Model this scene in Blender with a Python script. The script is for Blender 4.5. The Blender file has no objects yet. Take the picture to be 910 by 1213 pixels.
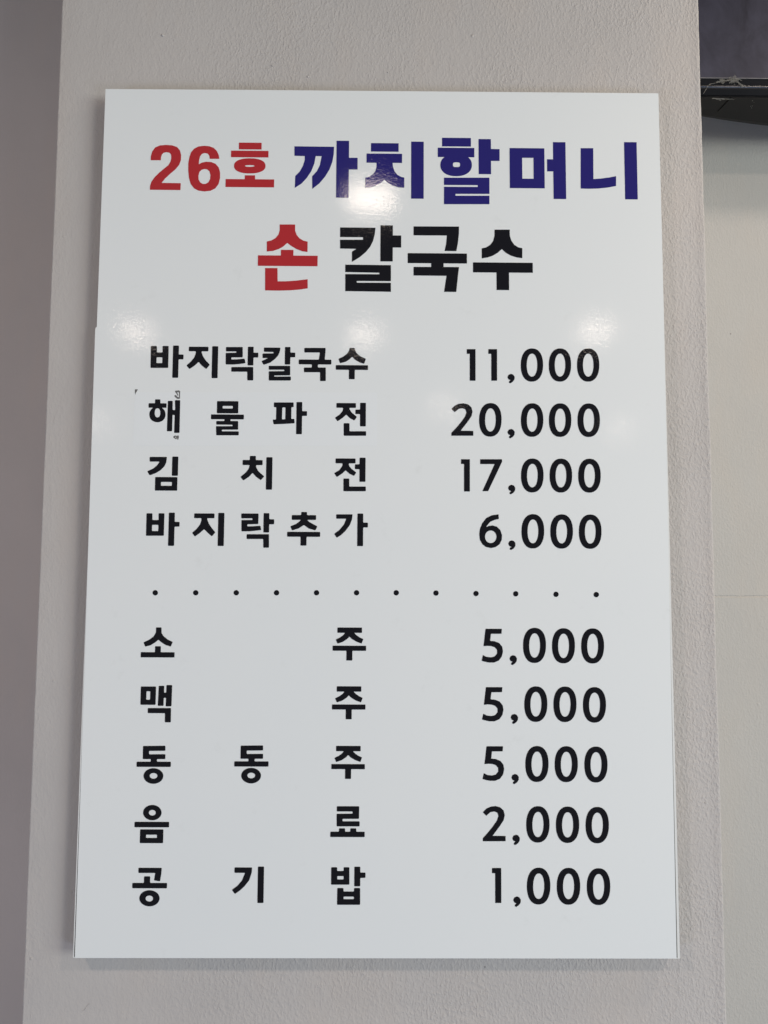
import bpy, bmesh, math, random
from mathutils import Vector, noise
from mathutils.geometry import delaunay_2d_cdt

random.seed(7)
S = bpy.context.scene
C = S.collection
MM = 0.001

# ------------------------------------------------------------------ camera
# origin = middle of the board's face; x to the right, z up, the room lies towards -y
cam_d = bpy.data.cameras.new('camera')
cam = bpy.data.objects.new('camera', cam_d)
C.objects.link(cam)
cam.location = (-0.000712, -0.767961, -0.063641)
cam.rotation_euler = (1.64531394, -0.00518981, -0.00660960)
cam_d.sensor_fit = 'VERTICAL'
cam_d.sensor_height = 36.0
cam_d.lens = 36.0 * 880.0 / 1213.0
cam_d.clip_start = 0.02
cam_d.clip_end = 60
S.camera = cam

# ------------------------------------------------------------------ light
w = bpy.data.worlds.new('World'); S.world = w; w.use_nodes = True
bg = w.node_tree.nodes['Background']
bg.inputs[0].default_value = (0.90, 0.95, 1.0, 1)
bg.inputs[1].default_value = 0.12
S.view_settings.view_transform = 'Standard'
S.view_settings.look = 'None'
S.view_settings.exposure = 0.22
S.view_settings.gamma = 1.0

def area(name, loc, target, size, power, col, shape='RECTANGLE', size_y=None, spread=180):
    d = bpy.data.lights.new(name, 'AREA'); d.shape = shape; d.size = size
    if size_y: d.size_y = size_y
    d.energy = power; d.color = col; d.spread = math.radians(spread)
    o = bpy.data.objects.new(name, d); C.objects.link(o); o.location = loc
    o.rotation_euler = (Vector(target) - Vector(loc)).to_track_quat('-Z', 'Y').to_euler()
    return o

# daylight from the shop front, to the right behind the camera
area('window_light', (4.0, -3.0, 0.15), (0, 0, -0.1), 2.6, 112, (0.92, 0.99, 0.945), size_y=1.5)
area('low_fill_light', (1.9, -1.9, -1.5), (0, 0, -0.5), 1.2, 14, (0.60, 0.72, 1.0), size_y=0.6)  # added cool fill near the floor, tints the lower board; no window here
area('low_fill_light', (-2.2, -1.9, -1.4), (0, 0, -0.5), 1.2, 14, (0.60, 0.72, 1.0), size_y=0.6)  # same added fill from the left, not a window either
# rows of warm ceiling downlights (they glint in the glossy face of the board)
WARM = (1.0, 0.84, 0.72)
for x, y, p, s in ((-0.03, -1.21, 0.72, .145), (1.02, -1.2, 7.0, .19), (-1.05, -1.2, 8.0, .19),
                   (-1.06, -2.40, 0.75, .15), (-0.07, -2.42, 0.75, .15), (0.92, -2.34, 0.75, .15),
                   (-1.99, -4.43, 0.9, .17), (0.40, -3.85, 0.7, .17), (1.75, -4.56, 0.9, .17), (1.0, -0.42, 4.2, .17)):
    area('ceiling_downlight', (x, y, 0.95), (x, y, 0), s, p, WARM, 'DISK')

# ------------------------------------------------------------------ materials
def nodes(name):
    m = bpy.data.materials.new(name); m.use_nodes = True
    n = m.node_tree.nodes; return m, n, m.node_tree.links, n['Principled BSDF']

def coords(n, l, scale=(1, 1, 1), rot=(0, 0, 0)):
    g_ = n.new('ShaderNodeNewGeometry'); mp = n.new('ShaderNodeMapping')
    mp.inputs['Scale'].default_value = scale; mp.inputs['Rotation'].default_value = rot
    l.new(g_.outputs['Position'], mp.inputs['Vector']); return mp.outputs['Vector']

def ntex(n, l, vec, scale, detail=2, rough=.5, dist=0):
    t = n.new('ShaderNodeTexNoise'); t.inputs['Scale'].default_value = scale
    t.inputs['Detail'].default_value = detail; t.inputs['Roughness'].default_value = rough
    t.inputs['Distortion'].default_value = dist
    l.new(vec, t.inputs['Vector']); return t.outputs[0]

def math_(n, l, op, a, b=None, c=None):
    t = n.new('ShaderNodeMath'); t.operation = op
    for i, v in enumerate((a, b, c)):
        if v is None: continue
        if isinstance(v, (int, float)): t.inputs[i].default_value = v
        else: l.new(v, t.inputs[i])
    return t.outputs[0]

def mix(n, l, f, a, b):
    t = n.new('ShaderNodeMix'); t.data_type = 'RGBA'
    if isinstance(f, (int, float)): t.inputs[0].default_value = f
    else: l.new(f, t.inputs[0])
    for i, v in ((6, a), (7, b)):
        if isinstance(v, tuple): t.inputs[i].default_value = v + (1,)
        else: l.new(v, t.inputs[i])
    return t.outputs[2]

def ramp(n, l, f, lo, hi):
    t = n.new('ShaderNodeMapRange'); t.inputs[1].default_value = lo; t.inputs[2].default_value = hi
    l.new(f, t.inputs[0]); return t.outputs[0]

def wall_paint(name, base, amount=1.0, lean=0.0):
    """roller-textured emulsion: elongated nibs a few millimetres long, faint stains"""
    m, n, l, b = nodes(name)
    v = coords(n, l, (1, 1, 0.62), (0, math.radians(lean), 0))
    nibs = ntex(n, l, v, 400, 2, .5, .4)
    mid = ntex(n, l, v, 120, 2, .5)
    fine = ntex(n, l, coords(n, l), 900, 1)
    patch = ntex(n, l, coords(n, l), 9, 3)
    amt = math_(n, l, 'MULTIPLY_ADD', ramp(n, l, patch, .35, .65), .6, .5)
    if lean:                       # the left end of the pilaster was sanded smoother
        sx = n.new('ShaderNodeSeparateXYZ'); l.new(coords(n, l), sx.inputs[0])
        amt = math_(n, l, 'MULTIPLY', amt, math_(n, l, 'MULTIPLY_ADD', ramp(n, l, sx.outputs[0], -.34, -.1), .6, .4))
    h = math_(n, l, 'MULTIPLY', math_(n, l, 'POWER', ramp(n, l, nibs, .35, .72), 1.4), amt)
    h = math_(n, l, 'MULTIPLY_ADD', mid, .9, h)
    h = math_(n, l, 'MULTIPLY_ADD', fine, .12, h)
    # sparse raised nibs of dried paint
    vo = n.new('ShaderNodeTexVoronoi'); vo.inputs['Scale'].default_value = 34
    l.new(coords(n, l), vo.inputs['Vector'])
    nib = math_(n, l, 'MULTIPLY', ramp(n, l, vo.outputs['Distance'], .07, .0), ramp(n, l, ntex(n, l, coords(n, l), 21, 0), .62, .66))
    h = math_(n, l, 'MULTIPLY_ADD', nib, 1.6, h)
    bp = n.new('ShaderNodeBump'); bp.inputs['Strength'].default_value = .62 * amount
    bp.inputs['Distance'].default_value = .0009
    l.new(h, bp.inputs['Height']); l.new(bp.outputs[0], b.inputs['Normal'])
    dark = tuple(c * .93 for c in base)
    warm = (base[0] * 1.0, base[1] * .975, base[2] * .95)
    c = mix(n, l, ramp(n, l, ntex(n, l, coords(n, l), 5, 4, .6), .35, .7), base, dark)
    c = mix(n, l, ramp(n, l, ntex(n, l, coords(n, l, (1, 1, .3)), 14, 3, .6), .5, .75), c, warm)
    # tiny specks of dirt
    vs = n.new('ShaderNodeTexVoronoi'); vs.inputs['Scale'].default_value = 22
    l.new(coords(n, l), vs.inputs['Vector'])
    sp = math_(n, l, 'MULTIPLY', ramp(n, l, vs.outputs['Distance'], .028, .018), ramp(n, l, ntex(n, l, coords(n, l), 13, 0), .60, .62))
    c = mix(n, l, math_(n, l, 'MULTIPLY', sp, .6), c, (.12, .10, .09))
    l.new(c, b.inputs['Base Color'])
    b.inputs['Roughness'].default_value = .62
    b.inputs['Specular IOR Level'].default_value = .35
    return m

def laminate(name, base, tint=None):
    """printed vinyl under a clear glossy film with a fine orange-peel surface"""
    m, n, l, b = nodes(name)
    v = coords(n, l)
    h = math_(n, l, 'MULTIPLY_ADD', ntex(n, l, v, 620, 2, .5), .45, ntex(n, l, coords(n, l, (1, 1, 1.5), (0, .5, 0)), 300, 1, .5, .5))
    h = math_(n, l, 'MULTIPLY_ADD', ntex(n, l, v, 40, 1), .35, h)
    bp = n.new('ShaderNodeBump'); bp.inputs['Strength'].default_value = .18
    bp.inputs['Distance'].default_value = .00022
    l.new(h, bp.inputs['Height']); l.new(bp.outputs[0], b.inputs['Coat Normal'])
    b.inputs['Coat Weight'].default_value = 1.0; b.inputs['Coat Roughness'].default_value = .065
    if tint:
        c = mix(n, l, ramp(n, l, ntex(n, l, coords(n, l), 4, 4), .35, .7), base, tint)
        vs = n.new('ShaderNodeTexVoronoi'); vs.inputs['Scale'].default_value = 17
        l.new(v, vs.inputs['Vector'])
        sp = math_(n, l, 'MULTIPLY', ramp(n, l, vs.outputs['Distance'], .026, .014), ramp(n, l, ntex(n, l, v, 11, 0), .56, .58))
        c = mix(n, l, math_(n, l, 'MULTIPLY', sp, .35), c, (.25, .24, .22))
        sm = ramp(n, l, ntex(n, l, coords(n, l, (1, 1, 1), (0, .6, 0)), 30, 4, .7), .62, .75)
        c = mix(n, l, math_(n, l, 'MULTIPLY', sm, .12), c, (.55, .55, .52))
        l.new(c, b.inputs['Base Color'])
    else:
        b.inputs['Base Color'].default_value = base + (1,)
    b.inputs['Roughness'].default_value = .6
    b.inputs['Specular IOR Level'].default_value = .0
    return m

def plain(name, base, rough=.5, spec=.5, var=.15, scale=60):
    m, n, l, b = nodes(name)
    c = mix(n, l, ntex(n, l, coords(n, l), scale, 3, .6), base, tuple(x * (1 - var) for x in base))
    l.new(c, b.inputs['Base Color']); b.inputs['Roughness'].default_value = rough
    b.inputs['Specular IOR Level'].default_value = spec
    return m

M = {
    'pilaster': wall_paint('pilaster_paint', (.540, .497, .466), .95, -14),
    'wall': wall_paint('recess_wall_paint', (.53, .502, .465), .45, 8),
    'wall_left': wall_paint('left_wall_paint', (.60, .535, .505), .25, 0),
    'face': laminate('white_laminate', (.84, .845, .83), (.825, .835, .825)),
    'patch': laminate('correction_sticker_vinyl', (.84, .850, .845)),
    'black': laminate('black_vinyl', (.0065, .006, .009)),
    'red': laminate('red_vinyl', (.47, .028, .034)),
    'blue': laminate('blue_vinyl', (.022, .017, .160)),
    'grey': plain('grey_print_residue', (.24, .235, .23), .4, .5, .8, 900),
    'foam': plain('white_foam_edge', (.80, .79, .76), .6, .3, .1, 200),
    'edge_shade': plain('edge_shade_grey', (.10, .09, .085), .6, .3),  # painted shade of the gap behind the face sheet
    'dust': plain('grey_dust', (.42, .40, .36), .95, .1, .4, 400),
    'black_plastic': plain('black_plastic', (.007, .0065, .007), .5, .25, .3, 90),
    'gloss_plastic': plain('glossy_black_plastic', (.008, .008, .010), .16, .5, .2),
    'edge': plain('edge_highlight_grey', (.30, .29, .30), .35, .5, .75, 70),  # pale grey painted as a highlight on the screen's lower lip
    'gap': plain('dark_gap', (.003, .003, .003), .9, .1),
}
# dusty switched-off screen
m, n, l, b = nodes('dusty_screen')
sm = ntex(n, l, coords(n, l, (1, 1, .55)), 22, 5, .62, .6)
c = mix(n, l, ramp(n, l, sm, .3, .72), (.012, .011, .022), (.052, .050, .078))
vs = n.new('ShaderNodeTexVoronoi'); vs.inputs['Scale'].default_value = 60
l.new(coords(n, l), vs.inputs['Vector'])
sp = math_(n, l, 'MULTIPLY', ramp(n, l, vs.outputs['Distance'], .12, .05), ramp(n, l, ntex(n, l, coords(n, l), 40, 1), .58, .62))
c = mix(n, l, math_(n, l, 'MULTIPLY', sp, .6), c, (.008, .008, .014))
l.new(c, b.inputs['Base Color']); b.inputs['Roughness'].default_value = .55
b.inputs['Specular IOR Level'].default_value = .3
M['screen'] = m

# ------------------------------------------------------------------ object helpers
def link(name, me, mat=None, parent=None):
    o = bpy.data.objects.new(name, me); C.objects.link(o)
    if mat and not me.materials: me.materials.append(mat)
    if parent: o.parent = parent
    return o

def thing(name, label, cat, loc, group=None):
    o = bpy.data.objects.new(name, None); C.objects.link(o); o.location = loc
    o.empty_display_size = .05
    o['label'] = label; o['category'] = cat
    if group: o['group'] = group
    return o

def mesh(name, verts, faces, smooth=False):
    me = bpy.data.meshes.new(name); me.from_pydata(verts, [], faces); me.update()
    bm = bmesh.new(); bm.from_mesh(me); bmesh.ops.recalc_face_normals(bm, faces=bm.faces)
    bm.to_mesh(me); bm.free()
    if smooth: me.polygons.foreach_set('use_smooth', [True] * len(me.polygons))
    return me

# ---- flat shapes: union of outlines, corners softened, extruded a fraction of a millimetre
def area2(p): return sum(p[i][0] * p[(i + 1) % len(p)][1] - p[(i + 1) % len(p)][0] * p[i][1] for i in range(len(p))) / 2

def inside(pt, poly):
    x, y = pt; r = False; j = len(poly) - 1
    for i in range(len(poly)):
        xi, yi = poly[i]; xj, yj = poly[j]
        if (yi > y) != (yj > y) and x < (xj - xi) * (y - yi) / (yj - yi) + xi: r = not r
        j = i
    return r

def cdt(polys):
    V, F = [], []
    for p in polys:
        F.append(list(range(len(V), len(V) + len(p)))); V += [Vector(q) for q in p]
    v, e, f, *_ = delaunay_2d_cdt(V, [], F, 1, 1e-5)
    return v, f

def union_loops(solids, holes):
    solids = [p if area2(p) > 0 else p[::-1] for p in solids]
    holes = [p if area2(p) > 0 else p[::-1] for p in holes]
    v, f = cdt(solids + holes)
    keep = []
    for t in f:
        cx = sum(v[i][0] for i in t) / 3; cy = sum(v[i][1] for i in t) / 3
        if any(inside((cx, cy), p) for p in solids) and not any(inside((cx, cy), p) for p in holes): keep.append(t)
    edges = set()
    for t in keep:
        for a, b_ in zip(t, list(t[1:]) + [t[0]]):
            if (b_, a) in edges: edges.remove((b_, a))
            else: edges.add((a, b_))
    nxt = {}
    for a, b_ in edges: nxt.setdefault(a, []).append(b_)
    loops = []
    while nxt:
        s = next(iter(nxt)); cur = s; lp = []
        while cur in nxt:
            lp.append(cur); k = nxt[cur].pop()
            if not nxt[cur]: del nxt[cur]
            cur = k
            if cur == s: break
        pts = [tuple(v[i]) for i in lp]
        out = []
        for i in range(len(pts)):                       # drop collinear points
            a, b_, c_ = Vector(pts[i - 1]), Vector(pts[i]), Vector(pts[(i + 1) % len(pts)])
            if (b_ - a).length < 1e-4: continue
            d1, d2 = (b_ - a).normalized(), (c_ - b_).normalized()
            if abs(d1.x * d2.y - d1.y * d2.x) > .004 or d1.dot(d2) < 0: out.append(pts[i])
        if len(out) > 2: loops.append(out)
    return loops

def soften(lp, r):
    if r <= 0: return lp
    out = []; N = len(lp)
    for i in range(N):
        a, b_, c_ = Vector(lp[i - 1]), Vector(lp[i]), Vector(lp[(i + 1) % N])
        d1, d2 = (a - b_), (c_ - b_)
        ang = d1.angle(d2, math.pi)
        rr = min(r, .42 * d1.length, .42 * d2.length)
        if ang > math.radians(172): out.append(tuple(b_)); continue
        p, q = b_ + d1.normalized() * rr, b_ + d2.normalized() * rr
        for t in (0, .25, .5, .75, 1):
            out.append(tuple(p * (1 - t) ** 2 + b_ * 2 * t * (1 - t) + q * t * t))
    return out

def sheet(name, solids, holes, rad, y_back, y_front, extra_smooth=False):
    """a thin cut sheet lying on the board; points in mm, y in metres (more negative = nearer)"""
    loops = [soften(lp, rad) for lp in union_loops(solids, holes)]
    v, f = cdt([lp if area2(lp) > 0 else lp[::-1] for lp in loops])
    tris = []
    for t in f:
        c_ = (sum(v[i][0] for i in t) / 3, sum(v[i][1] for i in t) / 3)
        if sum(inside(c_, lp) for lp in loops) % 2: tris.append(tuple(t))
    n0 = len(v)
    verts = [(p[0] * MM, y_front, p[1] * MM) for p in v] + [(p[0] * MM, y_back, p[1] * MM) for p in v]
    cnt = {}
    for t in tris:
        for a, b_ in zip(t, t[1:] + t[:1]):
            cnt[(a, b_)] = 1
    faces = list(tris)
    for (a, b_) in cnt:
        if (b_, a) not in cnt: faces.append((b_, a, a + n0, b_ + n0))
    me = bpy.data.meshes.new(name); me.from_pydata(verts, [], faces); me.update()
    # front faces must look towards -y
    bm = bmesh.new(); bm.from_mesh(me); bmesh.ops.recalc_face_normals(bm, faces=bm.faces)
    if sum(fc.normal.y * fc.calc_area() for fc in bm.faces) > 0: bmesh.ops.reverse_faces(bm, faces=bm.faces)
    bm.to_mesh(me); bm.free()
    return me

# outlines of every vinyl letter in millimetres on the board (origin at its centre): kind, colour, corner radius, solid shapes, holes
GLYPHS = [
["digit","red",0.3,[[[-248.01,370.48],[-247.96,375.08],[-246.63,380.26],[-243.63,384.7],[-238.73,387.04],[-232.31,387.68],[-225.86,387.35],[-220.29,385.48],[-217.07,381.87],[-215.65,376.71],[-215.69,370.96],[-217.39,365.78],[-220.94,360.97],[-226.85,355.58],[-232.21,350.19],[-235.75,345.4],[-215.21,345.19],[-215.39,337.58],[-247.99,337.68],[-247.92,341.48],[-246.59,346.44],[-243.25,351.62],[-238.8,356.42],[-233.43,361.25],[-228.94,365.11],[-226.84,368.95],[-226.03,372.78],[-226.31,376.61],[-227.84,378.9],[-231.17,379.63],[-234.28,379.03],[-236.25,377.1],[-237.09,374.02],[-237.17,370.58]]],[]],
["digit","red",0.3,[[[-174.54,372.67],[-175.38,377.07],[-177.31,381.27],[-180.7,384.69],[-185.34,386.57],[-190.88,387.09],[-197.3,386.27],[-201.84,383.73],[-205.06,379.68],[-206.75,373.91],[-207.69,367.21],[-207.48,358.61],[-206.56,350.99],[-204.56,344.33],[-200.78,339.61],[-196.14,337.18],[-189.7,336.28],[-183.31,337.1],[-178.23,339.8],[-174.85,344.59],[-173.35,351.28],[-173.49,357.96],[-175.07,363.1],[-178.47,367.09],[-183.11,368.96],[-188.63,369.29],[-193.2,368.29],[-196.46,366.35],[-196.21,371.14],[-195.21,375.55],[-193.06,378.25],[-190.14,379.04],[-186.99,378.31],[-185.28,375.64],[-184.84,372.58]]],[[[-190.28,361.25],[-193.38,360.26],[-195.53,357.95],[-196.53,353.94],[-196.25,349.55],[-194.52,346.33],[-191.73,344.64],[-188.61,344.66],[-185.72,346.4],[-183.96,350.04],[-183.7,354.62],[-184.9,358.81],[-187.52,360.89]]]],
["syllable","red",0.3,[[[-153.86,391],[-129.54,391],[-129.54,383.51],[-153.86,383.51]],[[-162.15,381.97],[-122.02,381.97],[-122.02,374.69],[-162.15,374.69]],[[-124.92,365.27],[-125.12,363.43],[-125.76,361.95],[-126.83,360.65],[-128.32,359.51],[-130.21,358.55],[-132.45,357.78],[-135.04,357.21],[-138,356.85],[-141.68,356.71],[-145.37,356.79],[-148.34,357.09],[-150.95,357.62],[-153.23,358.35],[-155.14,359.27],[-156.67,360.38],[-157.8,361.67],[-158.49,363.13],[-158.75,364.97],[-158.57,366.8],[-157.93,368.28],[-156.86,369.59],[-155.37,370.73],[-153.49,371.69],[-151.24,372.46],[-148.65,373.03],[-145.69,373.39],[-142,373.54],[-138.3,373.46],[-135.33,373.15],[-132.71,372.63],[-130.44,371.9],[-128.52,370.97],[-126.99,369.86],[-125.87,368.57],[-125.18,367.1]],[[-146.92,354.61],[-135.9,354.61],[-135.9,349.27],[-146.92,349.27]],[[-167.35,350.22],[-115.42,350.22],[-115.42,341.46],[-167.35,341.46]]],[[[-147.54,365.07],[-145.35,365.85],[-141.86,366.07],[-138.36,365.91],[-136.14,364.98],[-138.33,364.19],[-141.82,363.97],[-145.32,364.13]]]],
["syllable","blue",0.3,[[[-94.25,387.4],[-51.64,387.21],[-51.92,379.14],[-53.31,370.5],[-56.35,361.86],[-61.05,353.79],[-66.85,346.49],[-74.49,340.13],[-74.84,354.05],[-69.76,359.83],[-66.71,366.55],[-64.8,376.72],[-71.25,376.66],[-72.63,368.41],[-75.83,359.77],[-80.7,352.09],[-86.13,345.94],[-93.23,341.11],[-92.86,354.27],[-88.15,359.28],[-84.92,365.43],[-82.99,372.15],[-83.04,376.56],[-94.1,376.84]],[[-48.99,394.02],[-35.55,394.02],[-35.55,330.71],[-48.99,330.71]],[[-37.63,375.1],[-26.21,375.1],[-26.21,362.08],[-37.63,362.08]]],[]],
["syllable","blue",0.3,[[[-11.95,391.74],[17.78,391.74],[17.78,382.32],[-11.95,382.32]],[[-16.67,380.01],[21.52,380.01],[21.52,369.85],[-16.67,369.85]],[[-5.95,370.92],[11.2,371.07],[11.78,365.33],[13.64,360.18],[16.79,356.39],[20.48,354.32],[23.98,353.58],[24.02,342.32],[17.76,342.65],[11.32,344.69],[6.34,347.7],[2.64,351.1],[-1.02,347.44],[-7.07,344.15],[-12.58,342.39],[-17.91,342.15],[-17.8,353.22],[-13.58,354.21],[-9.55,356.92],[-6.99,360.77],[-5.91,365.18]],[[31.33,393.79],[44.79,393.79],[44.79,330.25],[31.33,330.25]]],[]],
["syllable","blue",0.3,[[[64.55,398.41],[95.63,398.41],[95.63,388.79],[64.55,388.79]],[[59.92,387.24],[99.29,387.24],[99.29,376.87],[59.92,376.87]],[[96.65,368.19],[96.4,365.66],[95.7,363.49],[94.54,361.55],[92.96,359.83],[91,358.38],[88.67,357.2],[86.03,356.34],[83.09,355.8],[79.64,355.6],[76.18,355.74],[73.24,356.23],[70.61,357.04],[68.29,358.18],[66.33,359.6],[64.76,361.28],[63.62,363.21],[62.92,365.36],[62.68,367.89],[62.92,370.43],[63.62,372.6],[64.77,374.55],[66.34,376.27],[68.31,377.73],[70.63,378.9],[73.28,379.77],[76.23,380.31],[79.69,380.52],[83.15,380.37],[86.1,379.89],[88.74,379.07],[91.06,377.93],[93.02,376.51],[94.59,374.82],[95.73,372.89],[96.42,370.73]],[[103.89,397.34],[117.2,397.34],[117.2,358.17],[103.89,358.17]],[[115.91,386.27],[126.45,386.27],[126.45,373.02],[115.91,373.02]],[[66.55,353.76],[115.41,354.19],[115.31,336.25],[78.86,335.94],[78.86,333.84],[115.3,334.15],[115.25,324.83],[66.52,324.41],[66.54,343.64],[102.82,343.77],[102.83,345.87],[66.54,345.74]]],[[[83.91,368.46],[83.79,367.12],[83.45,366.5],[82.86,366.09],[81.97,365.84],[80.03,365.75],[78.09,365.81],[77.19,366.04],[76.61,366.44],[76.27,367.05],[76.16,368.4],[76.27,369.74],[76.61,370.36],[77.2,370.77],[78.1,371.02],[80.04,371.11],[81.98,371.05],[82.87,370.82],[83.46,370.42],[83.8,369.81]]]],
["syllable","blue",0.3,[[[137.25,387.55],[174.76,387.55],[174.76,342.89],[137.25,342.89]],[[184.15,394.61],[197.65,394.61],[197.65,331.18],[184.15,331.18]],[[177.57,375.29],[186.07,375.29],[186.07,361.86],[177.57,361.86]]],[[[150.74,376.79],[162.93,376.79],[162.93,353.41],[150.74,353.41]]]],
["syllable","blue",0.3,[[[214.04,388.08],[227.57,388.2],[227.21,353.64],[235.35,354.29],[243.69,355.51],[251.66,357.11],[251.47,346.21],[242.57,344.41],[231.47,343.17],[222.24,342.9],[213.38,343.01]],[[261.02,395.32],[274.53,395.32],[274.53,331.46],[261.02,331.46]]],[]],
["syllable","red",0.3,[[[-108.74,300.48],[-92.28,300.61],[-92.19,293.81],[-90.48,289.11],[-87.32,285.37],[-83.27,282.95],[-78.69,281.86],[-78.72,270.56],[-84.39,271.27],[-90.81,273.85],[-96.33,277.19],[-100.39,280.36],[-104.53,276.37],[-109.05,273.7],[-115.4,271.4],[-121.95,270.78],[-122.14,281.69],[-117.41,282.86],[-112.89,285.53],[-109.85,289.52],[-108.64,294.05]],[[-106.97,272.65],[-93.66,272.65],[-93.66,264.57],[-106.97,264.57]],[[-131.25,266.45],[-67.85,266.45],[-67.85,255.01],[-131.25,255.01]],[[-123.46,252.57],[-110.36,252.67],[-109.95,238.28],[-101.22,238.34],[-90.33,239.18],[-78.16,240.77],[-78.03,230.87],[-86.56,229.5],[-95.63,228.68],[-108.34,228.21],[-123.05,228.28]]],[]],
["syllable","black",0.3,[[[-44.31,297.8],[-6.6,297.73],[-7.29,290.74],[-9.07,283.18],[-12.32,276.56],[-16.85,270.88],[-22.84,265.57],[-31.37,260.05],[-31.46,271.32],[-26.56,274.37],[-44.09,274.61],[-44.18,284.21],[-19.69,284.41],[-19.71,287.24],[-44.21,287.23]],[[-1.2,300.48],[11.97,300.48],[11.97,260.91],[-1.2,260.91]],[[10.5,289.42],[20.92,289.42],[20.92,276.22],[10.5,276.22]],[[-38.45,256.99],[10.07,256.82],[10.14,239.4],[-26.09,239.3],[-26.08,237.43],[10.15,237.53],[10.2,227.82],[-38.19,228.19],[-38.36,246.69],[-2.1,246.79],[-2.11,248.47],[-38.38,248.94]]],[]],
["syllable","black",0.3,[[[34.04,299.58],[82.62,299.8],[82.42,291.48],[81.3,281.09],[79.63,272.78],[67.2,272.87],[68.85,280.99],[69.59,289.86],[34.06,289.76]],[[27.91,270.17],[90.95,270.17],[90.95,259.27],[27.91,259.27]],[[52.94,260.78],[66.09,260.78],[66.09,254.02],[52.94,254.02]],[[34.14,255.13],[82.52,255.33],[81.22,244.45],[79.54,228.17],[66.61,228.25],[69.18,245.66],[34.16,245.76]]],[]],
["syllable","black",0.3,[[[120.49,296.71],[136.83,296.84],[136.78,290.41],[138.39,284.76],[141.47,280.26],[145.66,277.46],[150.05,276.56],[149.95,265.63],[144.1,266.34],[137.71,268.36],[132.24,271.51],[128.24,275.44],[124.01,271.45],[118.5,268.02],[113,266.09],[106.77,265.1],[106.82,276.02],[111.22,277],[115.82,279.86],[118.96,284.23],[120.45,289.9]],[[97.41,260.58],[161.02,260.58],[161.02,249.69],[97.41,249.69]],[[122.35,250.44],[135.68,250.44],[135.68,230.6],[122.35,230.6]]],[]],
["syllable","black",0.9,[[[-242.03,167.43],[-235.75,167.47],[-235.56,160.51],[-229.56,160.56],[-229.75,167.52],[-223.34,167.56],[-223.26,144.06],[-241.76,143.94]],[[-218.67,168.03],[-212.54,168.03],[-212.54,133.59],[-218.67,133.59]],[[-213.9,158.46],[-207.5,158.46],[-207.5,153.32],[-213.9,153.32]]],[[[-235.74,155.39],[-229.61,155.39],[-229.61,149.13],[-235.74,149.13]]]],
["syllable","black",0.9,[[[-202.12,166.95],[-181.52,166.95],[-181.52,162.08],[-202.12,162.08]],[[-194.71,162.75],[-188.57,162.8],[-188.53,160.71],[-186.93,156.55],[-184.11,152.39],[-179.64,147.84],[-183.35,143.09],[-188.06,146.81],[-191.56,150.81],[-195.55,146.76],[-200.91,142.97],[-204.14,146.84],[-199.74,150.89],[-196.44,155.09],[-194.65,159.97]],[[-177.52,167.63],[-171.25,167.63],[-171.25,133.46],[-177.52,133.46]]],[]],
["syllable","black",0.9,[[[-163.14,166.88],[-145.53,167.01],[-145.32,155.87],[-157.32,155.78],[-157.27,153.56],[-151.41,153.74],[-143.38,154.63],[-142.2,149.77],[-148.59,148.75],[-155.39,148.15],[-163.02,148.23],[-163.28,160.47],[-152.1,160.83],[-152.13,162.22],[-163.04,162.14]],[[-140.02,167.35],[-134.02,167.35],[-134.02,147.31],[-140.02,147.31]],[[-135.13,160.97],[-128.99,160.97],[-128.99,155.82],[-135.13,155.82]],[[-157.11,145.5],[-134.08,145.66],[-133.82,131.38],[-140.08,131.33],[-140.25,140.62],[-157.01,140.5]]],[]],
["syllable","black",0.9,[[[-123.19,166.61],[-105.84,166.6],[-106.32,162.69],[-108.16,158.08],[-111.52,154.3],[-116.23,150.51],[-123.28,148.1],[-125.53,152.11],[-122.42,153.39],[-118.77,155.36],[-124.5,155.32],[-124.58,160.19],[-112.98,160.41],[-113,161.94],[-123.11,162.01]],[[-101.06,167.35],[-95.33,167.35],[-95.33,148.55],[-101.06,148.55]],[[-96.43,161.39],[-90.15,161.39],[-90.15,156.37],[-96.43,156.37]],[[-117.81,147.02],[-95.3,147.18],[-95.16,137.05],[-111.91,136.79],[-111.89,135.55],[-94.46,135.81],[-94.4,131.51],[-117.55,131.35],[-117.71,141.19],[-101.36,141.45],[-101.38,142.97],[-117.74,142.86]]],[]],
["syllable","black",0.9,[[[-80.69,166.5],[-58.26,166.66],[-58.48,160.94],[-59.21,153.69],[-65.23,153.93],[-64.22,161.73],[-80.62,161.62]],[[-86.36,154.04],[-52.09,154.04],[-52.09,148.89],[-86.36,148.89]],[[-72.52,149.73],[-66.24,149.73],[-66.24,144.86],[-72.52,144.86]],[[-80.82,145.48],[-57.9,145.64],[-57.74,131.21],[-63.73,131.17],[-63.84,140.6],[-80.75,140.48]]],[]],
["syllable","black",0.9,[[[-33.1,166.84],[-27.63,166.88],[-27.33,164.65],[-25.53,161.17],[-21.4,157.72],[-15.78,155.25],[-17.65,149.95],[-22.72,151.45],[-27.53,154.47],[-30.28,157.38],[-33.26,154.43],[-37.07,151.9],[-42.93,150.33],[-44.75,155.05],[-39.85,157.31],[-35.78,160.4],[-33.35,164.19]],[[-47.39,148.33],[-13.53,148.33],[-13.53,143.33],[-47.39,143.33]],[[-33.54,144.16],[-27.4,144.16],[-27.4,133.34],[-33.54,133.34]]],[]],
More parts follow.
